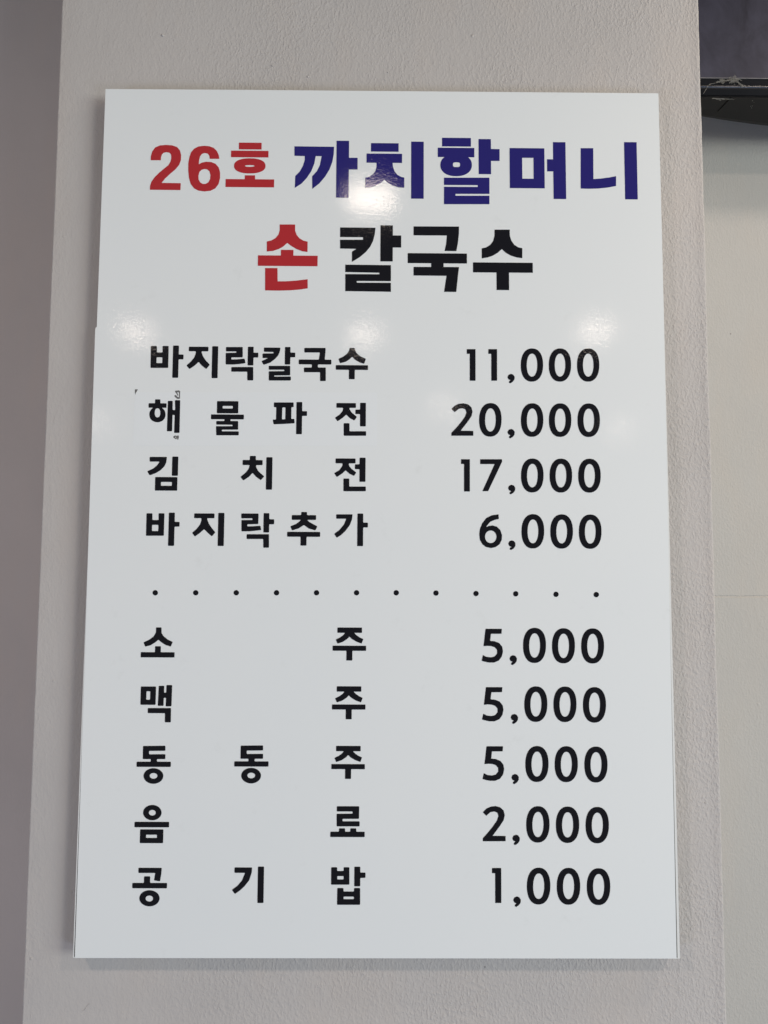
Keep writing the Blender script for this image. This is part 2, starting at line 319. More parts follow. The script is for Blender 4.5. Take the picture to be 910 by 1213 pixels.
["syllable","black",0.9,[[[-236,110.53],[-230.44,110.53],[-230.44,105.71],[-236,105.71]],[[-242.66,106.4],[-223.88,106.4],[-223.88,101.58],[-242.66,101.58]],[[-224.64,94.55],[-224.72,93],[-225.05,91.58],[-225.61,90.29],[-226.39,89.13],[-227.38,88.14],[-228.54,87.34],[-229.85,86.75],[-231.29,86.39],[-232.88,86.26],[-234.48,86.37],[-235.94,86.72],[-237.28,87.29],[-238.48,88.07],[-239.52,89.05],[-240.37,90.19],[-241,91.48],[-241.4,92.89],[-241.57,94.44],[-241.49,96],[-241.17,97.41],[-240.61,98.71],[-239.83,99.87],[-238.85,100.86],[-237.68,101.66],[-236.37,102.25],[-234.93,102.62],[-233.34,102.75],[-231.74,102.64],[-230.28,102.29],[-228.93,101.72],[-227.73,100.93],[-226.69,99.96],[-225.84,98.81],[-225.21,97.52],[-224.81,96.11]],[[-222.59,109.02],[-217.51,109.05],[-217.39,99.28],[-214.74,99.29],[-215.29,109.82],[-209.73,109.86],[-209.58,75.17],[-215.26,75.14],[-215.15,94.14],[-217.39,94.12],[-217.34,76.83],[-222.81,76.8]]],[[[-230.18,96.24],[-230.19,95.19],[-230.28,94.34],[-230.45,93.6],[-230.69,92.96],[-231,92.42],[-231.38,91.98],[-231.82,91.67],[-232.32,91.48],[-232.95,91.41],[-233.59,91.47],[-234.11,91.65],[-234.56,91.96],[-234.96,92.39],[-235.31,92.93],[-235.58,93.57],[-235.79,94.31],[-235.93,95.15],[-236,96.2],[-235.99,97.25],[-235.9,98.09],[-235.73,98.83],[-235.49,99.48],[-235.18,100.02],[-234.8,100.45],[-234.36,100.77],[-233.86,100.96],[-233.22,101.03],[-232.58,100.97],[-232.07,100.78],[-231.61,100.47],[-231.21,100.05],[-230.87,99.51],[-230.59,98.87],[-230.38,98.13],[-230.24,97.29]]]],
["syllable","black",0.9,[[[-171.24,109.15],[-148.85,109.15],[-148.85,96.17],[-171.24,96.17]],[[-177.26,94.99],[-142.84,94.99],[-142.84,89.84],[-177.26,89.84]],[[-163.1,90.28],[-156.85,90.28],[-156.85,87.34],[-163.1,87.34]],[[-171.64,87.99],[-148.71,88.14],[-148.53,79.03],[-165.64,78.77],[-165.61,77.16],[-147.91,77.27],[-147.83,73.02],[-171.31,72.87],[-171.82,82.55],[-154.55,82.66],[-154.58,84.13],[-171.56,84.17]]],[[[-165.28,103.98],[-154.67,103.98],[-154.67,101.33],[-165.28,101.33]]]],
["syllable","black",0.9,[[[-111.79,108.1],[-91.14,108.24],[-91.06,103.14],[-93.37,103.13],[-93.33,90.6],[-90.21,90.9],[-89.73,86.09],[-101.25,85.33],[-111.82,84.85],[-112.72,89.93],[-109.33,89.95],[-109.26,103.02],[-111.71,103]],[[-88.18,108.69],[-82.08,108.69],[-82.08,74.6],[-88.18,74.6]],[[-83.23,99.08],[-76.98,99.08],[-76.98,93.99],[-83.23,93.99]]],[[[-102.88,102.79],[-99.62,102.81],[-99.7,90.29],[-103.09,90.13]]]],
["syllable","black",0.9,[[[-46.37,107.92],[-25.83,107.92],[-25.83,102.82],[-46.37,102.82]],[[-39.28,103.62],[-32.76,103.67],[-32.46,101.19],[-30.12,97.76],[-24.65,93.25],[-27.47,89.38],[-32.11,91.83],[-35.95,95.65],[-39.58,92.19],[-44.98,88.44],[-47.87,92.27],[-43.01,95.61],[-39.66,99.76]],[[-21.54,108.31],[-15.43,108.31],[-15.43,83.26],[-21.54,83.26]],[[-26.46,101.11],[-20.61,101.11],[-20.61,96.29],[-26.46,96.29]],[[-38.58,86.56],[-32.47,86.6],[-32.4,78.09],[-15.03,78.2],[-15,73.4],[-38.46,73.25]]],[]],
["syllable","black",0.9,[[[-239.91,49.8],[-222.06,49.91],[-222.56,44.12],[-224.41,39.98],[-228.39,35.83],[-233.21,32.83],[-239.35,30.49],[-242.09,34.76],[-235.8,37.6],[-231.81,41.26],[-229.46,44.91],[-239.77,44.84]],[[-216.4,50.3],[-210.18,50.3],[-210.18,30.15],[-216.4,30.15]],[[-233.55,28.78],[-210.52,28.78],[-210.52,14.63],[-233.55,14.63]]],[[[-227.51,23.67],[-216.08,23.67],[-216.08,19.72],[-227.51,19.72]]]],
["syllable","black",0.9,[[[-135.83,51.46],[-129.6,51.46],[-129.6,46.33],[-135.83,46.33]],[[-143.29,47.15],[-122.47,47.15],[-122.47,41.86],[-143.29,41.86]],[[-135.71,42.5],[-129.32,42.54],[-129.11,39.73],[-126.9,35.62],[-120.58,30.05],[-124.12,26.07],[-129.26,29.83],[-132.77,33.77],[-136.13,29.79],[-142.11,25.63],[-145.29,29.4],[-139.97,33.89],[-136.78,38.04]],[[-118.67,50.24],[-112.28,50.24],[-112.28,16.24],[-118.67,16.24]]],[]],
["syllable","black",0.9,[[[-46.66,49.4],[-25.8,49.4],[-25.8,44.27],[-46.66,44.27]],[[-39.25,44.91],[-32.85,44.95],[-32.66,41.98],[-30.5,39.01],[-24.88,34.75],[-27.32,31.1],[-32.09,33.38],[-36.06,36.99],[-39.47,33.67],[-45.18,29.84],[-48,33.95],[-42.79,36.95],[-39.55,41.44]],[[-21.63,50.34],[-15.39,50.34],[-15.39,25.05],[-21.63,25.05]],[[-26.41,43.36],[-20.66,43.36],[-20.66,38.23],[-26.41,38.23]],[[-38.28,28.39],[-32.21,28.43],[-32.14,20.02],[-14.94,20.12],[-14.9,15.18],[-38.15,15.05]]],[]],
["syllable","black",0.9,[[[-241.49,-9.02],[-235.46,-8.98],[-235.26,-15.98],[-228.83,-15.95],[-229.02,-8.95],[-222.99,-8.91],[-223.03,-32.17],[-241.35,-32.27]],[[-218.39,-8.2],[-212.23,-8.2],[-212.23,-42.57],[-218.39,-42.57]],[[-213.7,-17.73],[-207.14,-17.73],[-207.14,-22.7],[-213.7,-22.7]]],[[[-235.43,-20.94],[-228.87,-20.94],[-228.87,-27.38],[-235.43,-27.38]]]],
["syllable","black",0.9,[[[-192.21,-8.81],[-171.28,-8.81],[-171.28,-13.8],[-192.21,-13.8]],[[-184.65,-13.14],[-178.75,-13.11],[-178.57,-15.39],[-176.87,-19.42],[-173.95,-23.71],[-169.96,-28.39],[-173.49,-32.56],[-177.58,-29.1],[-181.69,-25.09],[-185.63,-28.87],[-190.89,-32.79],[-194.06,-29.05],[-189.73,-25.27],[-185.83,-20.14],[-184.59,-15.83]],[[-167.35,-8.18],[-161.05,-8.18],[-161.05,-42.43],[-167.35,-42.43]]],[]],
["syllable","black",0.9,[[[-143.61,-8.6],[-125.75,-8.63],[-125.83,-19.54],[-137.22,-19.87],[-137.18,-22.02],[-131.15,-21.86],[-123.65,-21.28],[-122.63,-25.71],[-128.39,-26.41],[-135.08,-27.12],[-143.12,-27.16],[-143.35,-15.47],[-131.94,-15.4],[-131.97,-13.65],[-143.52,-13.72]],[[-120.48,-8.18],[-114.58,-8.18],[-114.58,-28.23],[-120.48,-28.23]],[[-115.67,-14.48],[-109.49,-14.48],[-109.49,-19.73],[-115.67,-19.73]],[[-137.7,-30.09],[-114.65,-29.96],[-114.41,-43.91],[-120.31,-43.94],[-120.46,-34.96],[-137.61,-35.05]]],[]],
["syllable","black",0.9,[[[-81.67,-6.74],[-75.62,-6.74],[-75.62,-10.79],[-81.67,-10.79]],[[-91.3,-9.98],[-66.17,-9.98],[-66.17,-14.97],[-91.3,-14.97]],[[-81.6,-14.45],[-75.95,-14.41],[-73.51,-16.82],[-68.77,-19.49],[-64.72,-21.49],[-66.68,-25.8],[-73.42,-23.96],[-78.7,-20.22],[-84.15,-23.88],[-90.84,-25.93],[-92.78,-21.64],[-86.9,-19.32],[-82.92,-16.2]],[[-95.87,-27.35],[-61.8,-27.35],[-61.8,-32.45],[-95.87,-32.45]],[[-81.97,-31.65],[-75.8,-31.65],[-75.8,-41.57],[-81.97,-41.57]]],[]],
["syllable","black",0.9,[[[-45.37,-8.98],[-28.42,-8.89],[-28.92,-13.88],[-31.15,-19.95],[-35.79,-26.3],[-40.05,-30.36],[-44.59,-33.34],[-47.31,-29.19],[-41.85,-25.13],[-37.2,-19.31],[-34.97,-13.51],[-45.32,-13.57]],[[-23.45,-8.03],[-17.4,-8.03],[-17.4,-41.79],[-23.45,-41.79]],[[-18.65,-17.44],[-12.47,-17.44],[-12.47,-22.42],[-18.65,-22.42]]],[]],
["syllable","black",0.63,[[[-228.36,-125.94],[-222.93,-125.92],[-222.64,-131.44],[-220.57,-134.72],[-216.51,-137.99],[-211.01,-140.59],[-212.87,-145.32],[-218.34,-143.64],[-223.05,-140.64],[-225.63,-138.42],[-228.99,-141.33],[-233.55,-144.1],[-238.93,-145.44],[-240.65,-141.12],[-235.03,-138.47],[-230.49,-135.03],[-228.35,-131.07]],[[-228.79,-144.99],[-222.97,-144.99],[-222.97,-151.8],[-228.79,-151.8]],[[-243.19,-151.02],[-208.81,-151.02],[-208.81,-156.26],[-243.19,-156.26]]],[]],
["syllable","black",0.63,[[[-42.99,-125.15],[-17.85,-125.15],[-17.85,-130.55],[-42.99,-130.55]],[[-34.85,-130.18],[-26.21,-130.14],[-23.53,-132.76],[-20.19,-135.12],[-16.32,-136.81],[-18.15,-141.42],[-23.48,-139.47],[-28.15,-136.73],[-30.56,-134.38],[-32.8,-136.75],[-37.42,-139.8],[-42.72,-141.53],[-44.62,-137.33],[-40.12,-135.21],[-36.82,-132.82]],[[-47.71,-143.58],[-13.47,-143.58],[-13.47,-148.71],[-47.71,-148.71]],[[-33.58,-148.05],[-27.48,-148.05],[-27.48,-158.54],[-33.58,-158.54]]],[]],
["syllable","black",0.63,[[[-43.06,-184.49],[-18.07,-184.49],[-18.07,-189.83],[-43.06,-189.83]],[[-34.98,-189.46],[-26.39,-189.42],[-23.72,-192.01],[-20.4,-194.34],[-16.56,-196.02],[-18.37,-200.58],[-23.67,-198.65],[-28.31,-195.94],[-30.71,-193.6],[-32.94,-195.95],[-37.53,-198.96],[-42.8,-200.67],[-44.69,-196.52],[-40.22,-194.42],[-36.94,-192.07]],[[-47.76,-202.71],[-13.72,-202.71],[-13.72,-207.77],[-47.76,-207.77]],[[-33.71,-207.12],[-27.65,-207.12],[-27.65,-217.49],[-33.71,-217.49]]],[]],
["syllable","black",0.63,[[[-43.13,-243.97],[-18.29,-243.97],[-18.29,-249.25],[-43.13,-249.25]],[[-35.09,-248.88],[-26.55,-248.85],[-23.9,-251.42],[-20.6,-253.72],[-16.78,-255.38],[-18.58,-259.88],[-23.85,-257.97],[-28.47,-255.29],[-30.85,-252.99],[-33.06,-255.31],[-37.63,-258.28],[-42.87,-259.97],[-44.74,-255.86],[-40.3,-253.79],[-37.04,-251.46]],[[-47.8,-261.98],[-13.95,-261.98],[-13.95,-266.98],[-47.8,-266.98]],[[-33.84,-266.34],[-27.8,-266.34],[-27.8,-276.59],[-33.84,-276.59]]],[]],
["syllable","black",0.9,[[[-242.11,-185.53],[-226.71,-185.53],[-226.71,-203.84],[-242.11,-203.84]],[[-223.95,-184.83],[-218.41,-184.81],[-218.49,-191.7],[-216.25,-191.7],[-216.19,-184.02],[-210.39,-184],[-210.62,-205.3],[-216.41,-205.33],[-216.24,-196.76],[-218.61,-196.77],[-218.66,-204.82],[-224.45,-204.84]],[[-234.51,-207.08],[-210.97,-206.99],[-210.85,-221.23],[-216.9,-221.25],[-216.88,-212.19],[-234.37,-212.13]]],[[[-236.32,-190.34],[-232.37,-190.34],[-232.37,-198.78],[-236.32,-198.78]]]],
["syllable","black",0.9,[[[-238.21,-244.79],[-215.68,-244.45],[-215.54,-249.47],[-232.04,-249.66],[-231.95,-253],[-215.45,-252.81],[-215.32,-257.69],[-238.09,-257.77]],[[-229.94,-256.83],[-223.8,-256.83],[-223.8,-260.93],[-229.94,-260.93]],[[-244.22,-260.29],[-209.69,-260.29],[-209.69,-265.42],[-244.22,-265.42]],[[-216.96,-274.34],[-217.08,-275.68],[-217.49,-276.97],[-218.19,-278.18],[-219.15,-279.28],[-220.35,-280.23],[-221.74,-281],[-223.29,-281.57],[-224.95,-281.92],[-226.67,-282.04],[-228.4,-281.93],[-230.08,-281.59],[-231.66,-281.03],[-233.1,-280.27],[-234.35,-279.33],[-235.38,-278.24],[-236.14,-277.03],[-236.63,-275.74],[-236.82,-274.41],[-236.71,-273.08],[-236.3,-271.78],[-235.6,-270.57],[-234.64,-269.47],[-233.44,-268.52],[-232.05,-267.75],[-230.49,-267.17],[-228.83,-266.82],[-227.11,-266.7],[-225.38,-266.81],[-223.7,-267.15],[-222.11,-267.71],[-220.67,-268.47],[-219.42,-269.42],[-218.4,-270.51],[-217.63,-271.72],[-217.15,-273.01]]],[[[-222.84,-274.24],[-222.89,-274.72],[-223.05,-275.2],[-223.33,-275.64],[-223.71,-276.05],[-224.18,-276.39],[-224.74,-276.68],[-225.35,-276.89],[-226,-277.02],[-226.68,-277.06],[-227.37,-277.02],[-228.03,-276.9],[-228.65,-276.69],[-229.22,-276.41],[-229.71,-276.07],[-230.12,-275.67],[-230.42,-275.22],[-230.61,-274.75],[-230.68,-274.26],[-230.64,-273.77],[-230.47,-273.3],[-230.2,-272.85],[-229.82,-272.45],[-229.34,-272.1],[-228.79,-271.82],[-228.18,-271.61],[-227.52,-271.48],[-226.84,-271.43],[-226.16,-271.48],[-225.5,-271.6],[-224.87,-271.81],[-224.3,-272.08],[-223.81,-272.43],[-223.41,-272.83],[-223.11,-273.27],[-222.92,-273.75]]]],
["syllable","black",0.9,[[[-139.61,-244.1],[-117.04,-243.76],[-116.96,-248.78],[-133.49,-248.97],[-133.42,-252.31],[-116.9,-252.12],[-116.82,-257],[-139.62,-257.08]],[[-131.48,-256.15],[-125.32,-256.15],[-125.32,-260.25],[-131.48,-260.25]],[[-145.81,-259.61],[-111.22,-259.61],[-111.22,-264.74],[-145.81,-264.74]],[[-118.62,-273.68],[-118.75,-275.01],[-119.18,-276.31],[-119.89,-277.52],[-120.86,-278.62],[-122.07,-279.57],[-123.48,-280.34],[-125.04,-280.91],[-126.7,-281.26],[-128.43,-281.38],[-130.15,-281.27],[-131.83,-280.93],[-133.41,-280.37],[-134.85,-279.61],[-136.09,-278.67],[-137.11,-277.58],[-137.86,-276.37],[-138.34,-275.08],[-138.51,-273.75],[-138.39,-272.41],[-137.96,-271.12],[-137.25,-269.9],[-136.28,-268.8],[-135.07,-267.85],[-133.67,-267.07],[-132.11,-266.5],[-130.44,-266.15],[-128.71,-266.03],[-126.98,-266.14],[-125.3,-266.48],[-123.71,-267.04],[-122.28,-267.8],[-121.04,-268.75],[-120.02,-269.84],[-119.27,-271.05],[-118.8,-272.34]]],[[[-124.51,-273.57],[-124.56,-274.06],[-124.73,-274.53],[-125.01,-274.98],[-125.4,-275.38],[-125.88,-275.73],[-126.43,-276.01],[-127.05,-276.22],[-127.71,-276.35],[-128.39,-276.4],[-129.07,-276.36],[-129.73,-276.23],[-130.36,-276.03],[-130.92,-275.75],[-131.41,-275.4],[-131.81,-275],[-132.11,-274.56],[-132.3,-274.09],[-132.37,-273.6],[-132.31,-273.11],[-132.15,-272.63],[-131.87,-272.19],[-131.48,-271.78],[-131,-271.43],[-130.45,-271.15],[-129.83,-270.94],[-129.17,-270.81],[-128.49,-270.77],[-127.81,-270.81],[-127.15,-270.93],[-126.52,-271.14],[-125.96,-271.42],[-125.46,-271.76],[-125.07,-272.16],[-124.77,-272.61],[-124.58,-273.08]]]],
["syllable","black",0.9,[[[-217.74,-310.28],[-217.84,-311.58],[-218.23,-312.84],[-218.87,-314.03],[-219.77,-315.1],[-220.88,-316.02],[-222.18,-316.78],[-223.62,-317.33],[-225.17,-317.67],[-226.77,-317.79],[-228.38,-317.68],[-229.94,-317.35],[-231.42,-316.8],[-232.76,-316.06],[-233.92,-315.14],[-234.88,-314.08],[-235.59,-312.9],[-236.04,-311.64],[-236.22,-310.34],[-236.12,-309.04],[-235.74,-307.77],[-235.09,-306.59],[-234.2,-305.51],[-233.09,-304.59],[-231.79,-303.83],[-230.34,-303.27],[-228.8,-302.93],[-227.19,-302.81],[-225.59,-302.92],[-224.02,-303.25],[-222.54,-303.8],[-221.2,-304.55],[-220.04,-305.47],[-219.08,-306.54],[-218.37,-307.72],[-217.92,-308.98]],[[-244.46,-319.31],[-209.88,-319.31],[-209.88,-324.63],[-244.46,-324.63]],[[-238.67,-326.66],[-215.42,-326.66],[-215.42,-340.05],[-238.67,-340.05]]],[[[-223.46,-310.42],[-223.5,-310.91],[-223.65,-311.38],[-223.9,-311.82],[-224.24,-312.22],[-224.66,-312.57],[-225.15,-312.85],[-225.7,-313.05],[-226.29,-313.18],[-226.9,-313.23],[-227.51,-313.19],[-228.11,-313.06],[-228.67,-312.86],[-229.18,-312.58],[-229.62,-312.24],[-229.98,-311.84],[-230.25,-311.4],[-230.43,-310.93],[-230.49,-310.45],[-230.45,-309.96],[-230.31,-309.49],[-230.06,-309.05],[-229.72,-308.65],[-229.3,-308.3],[-228.8,-308.02],[-228.26,-307.81],[-227.67,-307.69],[-227.06,-307.64],[-226.45,-307.68],[-225.85,-307.81],[-225.29,-308.01],[-224.78,-308.29],[-224.34,-308.63],[-223.97,-309.03],[-223.7,-309.47],[-223.53,-309.94]],[[-232.69,-331.84],[-221.65,-331.84],[-221.65,-335],[-232.69,-335]]]],
["syllable","black",0.9,[[[-41.91,-303.5],[-19.3,-303.43],[-19.47,-315.77],[-36.04,-315.82],[-36.02,-318.23],[-18.79,-318.18],[-18.76,-323.13],[-41.84,-323.2],[-41.97,-310.88],[-25.9,-310.71],[-25.92,-308.55],[-41.86,-308.59]],[[-39.46,-325.09],[-33.33,-325.09],[-33.33,-329.27],[-39.46,-329.27]],[[-28.11,-325.05],[-22.12,-325.05],[-22.12,-329.23],[-28.11,-329.23]],[[-48.15,-328.36],[-13.61,-328.36],[-13.61,-333.56],[-48.15,-333.56]]],[]],
["syllable","black",0.9,[[[-239.31,-363.95],[-216.01,-364.01],[-216.37,-369.66],[-217.46,-377.06],[-223.44,-376.07],[-222.34,-368.92],[-239.17,-368.97]],[[-233.4,-372.2],[-227.32,-372.2],[-227.32,-379.47],[-233.4,-379.47]],[[-244.88,-378.59],[-210.37,-378.59],[-210.37,-383.72],[-244.88,-383.72]],[[-217.4,-393.32],[-217.51,-394.66],[-217.93,-395.97],[-218.64,-397.19],[-219.62,-398.3],[-220.83,-399.26],[-222.25,-400.03],[-223.82,-400.6],[-225.5,-400.96],[-227.25,-401.08],[-229,-400.97],[-230.7,-400.62],[-232.31,-400.05],[-233.77,-399.29],[-235.03,-398.34],[-236.07,-397.23],[-236.85,-396.01],[-237.34,-394.71],[-237.54,-393.37],[-237.42,-392.02],[-237.01,-390.72],[-236.3,-389.49],[-235.33,-388.38],[-234.11,-387.43],[-232.7,-386.65],[-231.12,-386.07],[-229.44,-385.72],[-227.69,-385.6],[-225.94,-385.71],[-224.23,-386.06],[-222.62,-386.62],[-221.16,-387.39],[-219.89,-388.35],[-218.86,-389.45],[-218.08,-390.67],[-217.59,-391.98]]],[[[-223.85,-393.59],[-223.89,-394.08],[-224.04,-394.57],[-224.31,-395.02],[-224.67,-395.43],[-225.12,-395.79],[-225.65,-396.08],[-226.23,-396.29],[-226.86,-396.42],[-227.51,-396.46],[-228.16,-396.42],[-228.79,-396.29],[-229.39,-396.08],[-229.93,-395.8],[-230.4,-395.45],[-230.79,-395.04],[-231.08,-394.58],[-231.26,-394.1],[-231.33,-393.6],[-231.29,-393.1],[-231.14,-392.62],[-230.87,-392.17],[-230.51,-391.75],[-230.06,-391.4],[-229.53,-391.11],[-228.95,-390.9],[-228.32,-390.77],[-227.67,-390.72],[-227.02,-390.76],[-226.39,-390.89],[-225.79,-391.1],[-225.25,-391.39],[-224.77,-391.74],[-224.39,-392.15],[-224.1,-392.6],[-223.92,-393.09]]]],
["syllable","black",0.9,[[[-143.45,-363.32],[-125.81,-363.4],[-126.36,-368.8],[-128.57,-375.71],[-132.99,-381.36],[-137.44,-385.5],[-142.55,-389.02],[-145.73,-385.02],[-140.12,-381],[-135.69,-375.73],[-132.85,-368.57],[-143.48,-368.59]],[[-120.07,-362.5],[-113.98,-362.5],[-113.98,-397.58],[-120.07,-397.58]]],[]],
["syllable","black",0.9,[[[-46.9,-362.94],[-40.93,-362.92],[-40.89,-366.57],[-34.4,-366.55],[-34.43,-362.91],[-28.72,-362.89],[-28.57,-379.72],[-46.86,-379.77]],[[-23.71,-362.37],[-17.74,-362.37],[-17.74,-381.34],[-23.71,-381.34]],[[-18.91,-368.02],[-12.55,-368.02],[-12.55,-373.17],[-18.91,-373.17]],[[-40.6,-383.01],[-34.38,-383],[-34.35,-386.38],[-23.85,-386.36],[-23.88,-382.97],[-17.78,-382.96],[-17.66,-399.1],[-40.7,-399.15]]],[[[-40.7,-371.46],[-34.34,-371.46],[-34.34,-374.73],[-40.7,-374.73]],[[-34.29,-391.25],[-23.93,-391.25],[-23.93,-393.75],[-34.29,-393.75]]]],
["print_remnant","grey",0.05,[[[-257.4,121.06],[-254.35,121.08],[-255.3,119],[-256.27,117.27],[-256.88,114.99],[-257.45,118.3]]],[]],
["print_remnant","grey",0.05,[[[-215.41,119.69],[-211.35,120.27],[-210.1,119.31],[-210.04,111.58],[-211.25,111.16],[-211.27,117.23],[-211.85,118.47],[-213.06,118.05],[-212.48,116.53],[-211.76,115.02],[-212.69,114.32],[-214.19,117.21],[-215.38,118.58]],[[-215.97,114.99],[-214.35,115.28],[-212.74,113.43],[-210.75,112.75],[-210.85,111.16],[-212.74,111.01],[-214.27,112.24],[-215.65,113.34]]],[]],
["print_remnant","grey",0.05,[[[-216.04,71.44],[-214.38,72.54],[-212.55,72.14],[-210.53,72.57],[-210.09,71.06],[-210.69,68.12],[-211.63,68.04],[-212.08,69.82],[-212.72,68.31],[-213.81,68.71],[-214.92,69.66],[-215.87,69.93]]],[[[-214.01,71.04],[-213.06,71.04],[-213.17,70.09],[-213.85,70.22]]]],
["dot","black",0,[[[-227.47,-90.73],[-227.58,-91.57],[-227.95,-92.33],[-228.54,-92.94],[-229.29,-93.33],[-230.14,-93.47],[-230.99,-93.34],[-231.76,-92.96],[-232.38,-92.36],[-232.8,-91.6],[-232.95,-90.75],[-232.84,-89.91],[-232.48,-89.14],[-231.89,-88.54],[-231.13,-88.15],[-230.29,-88.01],[-229.44,-88.14],[-228.66,-88.52],[-228.04,-89.12],[-227.63,-89.88]]],[]],
["dot","black",0,[[[-185.96,-90.52],[-186.07,-91.36],[-186.44,-92.13],[-187.03,-92.73],[-187.79,-93.13],[-188.63,-93.26],[-189.48,-93.13],[-190.26,-92.75],[-190.88,-92.15],[-191.29,-91.39],[-191.44,-90.55],[-191.33,-89.7],[-190.96,-88.94],[-190.36,-88.33],[-189.61,-87.94],[-188.76,-87.8],[-187.91,-87.93],[-187.14,-88.31],[-186.52,-88.92],[-186.11,-89.68]]],[]],
["dot","black",0,[[[-144.41,-90.31],[-144.53,-91.16],[-144.9,-91.92],[-145.5,-92.53],[-146.25,-92.92],[-147.1,-93.06],[-147.95,-92.93],[-148.72,-92.55],[-149.34,-91.94],[-149.75,-91.18],[-149.9,-90.34],[-149.78,-89.5],[-149.41,-88.73],[-148.81,-88.12],[-148.05,-87.73],[-147.21,-87.59],[-146.36,-87.72],[-145.58,-88.11],[-144.96,-88.71],[-144.56,-89.47]]],[]],
["dot","black",0,[[[-103.1,-90.11],[-103.22,-90.95],[-103.6,-91.72],[-104.2,-92.32],[-104.96,-92.72],[-105.8,-92.85],[-106.65,-92.73],[-107.42,-92.34],[-108.04,-91.74],[-108.44,-90.98],[-108.59,-90.14],[-108.47,-89.29],[-108.09,-88.53],[-107.49,-87.92],[-106.74,-87.53],[-105.89,-87.39],[-105.04,-87.52],[-104.27,-87.9],[-103.65,-88.5],[-103.25,-89.26]]],[]],
["dot","black",0,[[[-62.03,-89.9],[-62.15,-90.75],[-62.53,-91.51],[-63.13,-92.12],[-63.89,-92.51],[-64.74,-92.65],[-65.59,-92.52],[-66.36,-92.14],[-66.98,-91.54],[-67.38,-90.78],[-67.52,-89.93],[-67.4,-89.09],[-67.02,-88.32],[-66.42,-87.71],[-65.65,-87.32],[-64.81,-87.18],[-63.96,-87.31],[-63.18,-87.7],[-62.57,-88.3],[-62.17,-89.06]]],[]],
["dot","black",0,[[[-20.92,-89.7],[-21.05,-90.55],[-21.44,-91.31],[-22.04,-91.92],[-22.8,-92.31],[-23.65,-92.45],[-24.5,-92.32],[-25.27,-91.93],[-25.89,-91.33],[-26.28,-90.57],[-26.42,-89.73],[-26.3,-88.88],[-25.91,-88.12],[-25.31,-87.51],[-24.54,-87.12],[-23.7,-86.98],[-22.84,-87.11],[-22.08,-87.49],[-21.46,-88.09],[-21.07,-88.85]]],[]],
["dot","black",0,[[[19.87,-89.5],[19.74,-90.34],[19.35,-91.11],[18.75,-91.72],[17.98,-92.11],[17.13,-92.25],[16.28,-92.12],[15.51,-91.73],[14.9,-91.13],[14.51,-90.37],[14.37,-89.52],[14.5,-88.68],[14.89,-87.91],[15.49,-87.3],[16.26,-86.91],[17.11,-86.77],[17.96,-86.9],[18.73,-87.29],[19.34,-87.89],[19.73,-88.65]]],[]],
["dot","black",0,[[[60.77,-89.56],[60.63,-90.41],[60.24,-91.17],[59.63,-91.78],[58.86,-92.17],[58.01,-92.31],[57.16,-92.18],[56.39,-91.8],[55.78,-91.19],[55.39,-90.43],[55.26,-89.59],[55.39,-88.74],[55.78,-87.98],[56.39,-87.37],[57.16,-86.97],[58.01,-86.84],[58.86,-86.96],[59.63,-87.35],[60.24,-87.95],[60.63,-88.71]]],[]],
["dot","black",0,[[[101.95,-89.89],[101.81,-90.73],[101.42,-91.5],[100.81,-92.11],[100.04,-92.5],[99.18,-92.64],[98.33,-92.51],[97.57,-92.12],[96.96,-91.52],[96.57,-90.76],[96.44,-89.91],[96.58,-89.07],[96.97,-88.3],[97.58,-87.69],[98.35,-87.3],[99.21,-87.16],[100.06,-87.29],[100.82,-87.68],[101.43,-88.28],[101.82,-89.04]]],[]],
["dot","black",0,[[[142.9,-89.95],[142.75,-90.8],[142.36,-91.56],[141.74,-92.17],[140.97,-92.56],[140.12,-92.7],[139.27,-92.57],[138.5,-92.19],[137.89,-91.58],[137.51,-90.82],[137.38,-89.98],[137.52,-89.13],[137.92,-88.36],[138.53,-87.76],[139.31,-87.36],[140.16,-87.22],[141.01,-87.35],[141.78,-87.74],[142.38,-88.34],[142.77,-89.1]]],[]],
["dot","black",0,[[[184.4,-90.28],[184.25,-91.12],[183.85,-91.89],[183.24,-92.5],[182.46,-92.89],[181.61,-93.03],[180.76,-92.9],[179.99,-92.51],[179.39,-91.91],[179.01,-91.15],[178.88,-90.3],[179.03,-89.46],[179.43,-88.69],[180.05,-88.08],[180.82,-87.69],[181.67,-87.55],[182.52,-87.68],[183.29,-88.06],[183.89,-88.67],[184.28,-89.43]]],[]],
["dot","black",0,[[[225.93,-90.34],[225.78,-91.18],[225.38,-91.95],[224.76,-92.56],[223.98,-92.95],[223.13,-93.09],[222.28,-92.96],[221.51,-92.58],[220.91,-91.97],[220.53,-91.21],[220.41,-90.36],[220.56,-89.52],[220.96,-88.75],[221.58,-88.14],[222.36,-87.75],[223.22,-87.61],[224.07,-87.74],[224.83,-88.12],[225.43,-88.73],[225.81,-89.49]]],[]]]
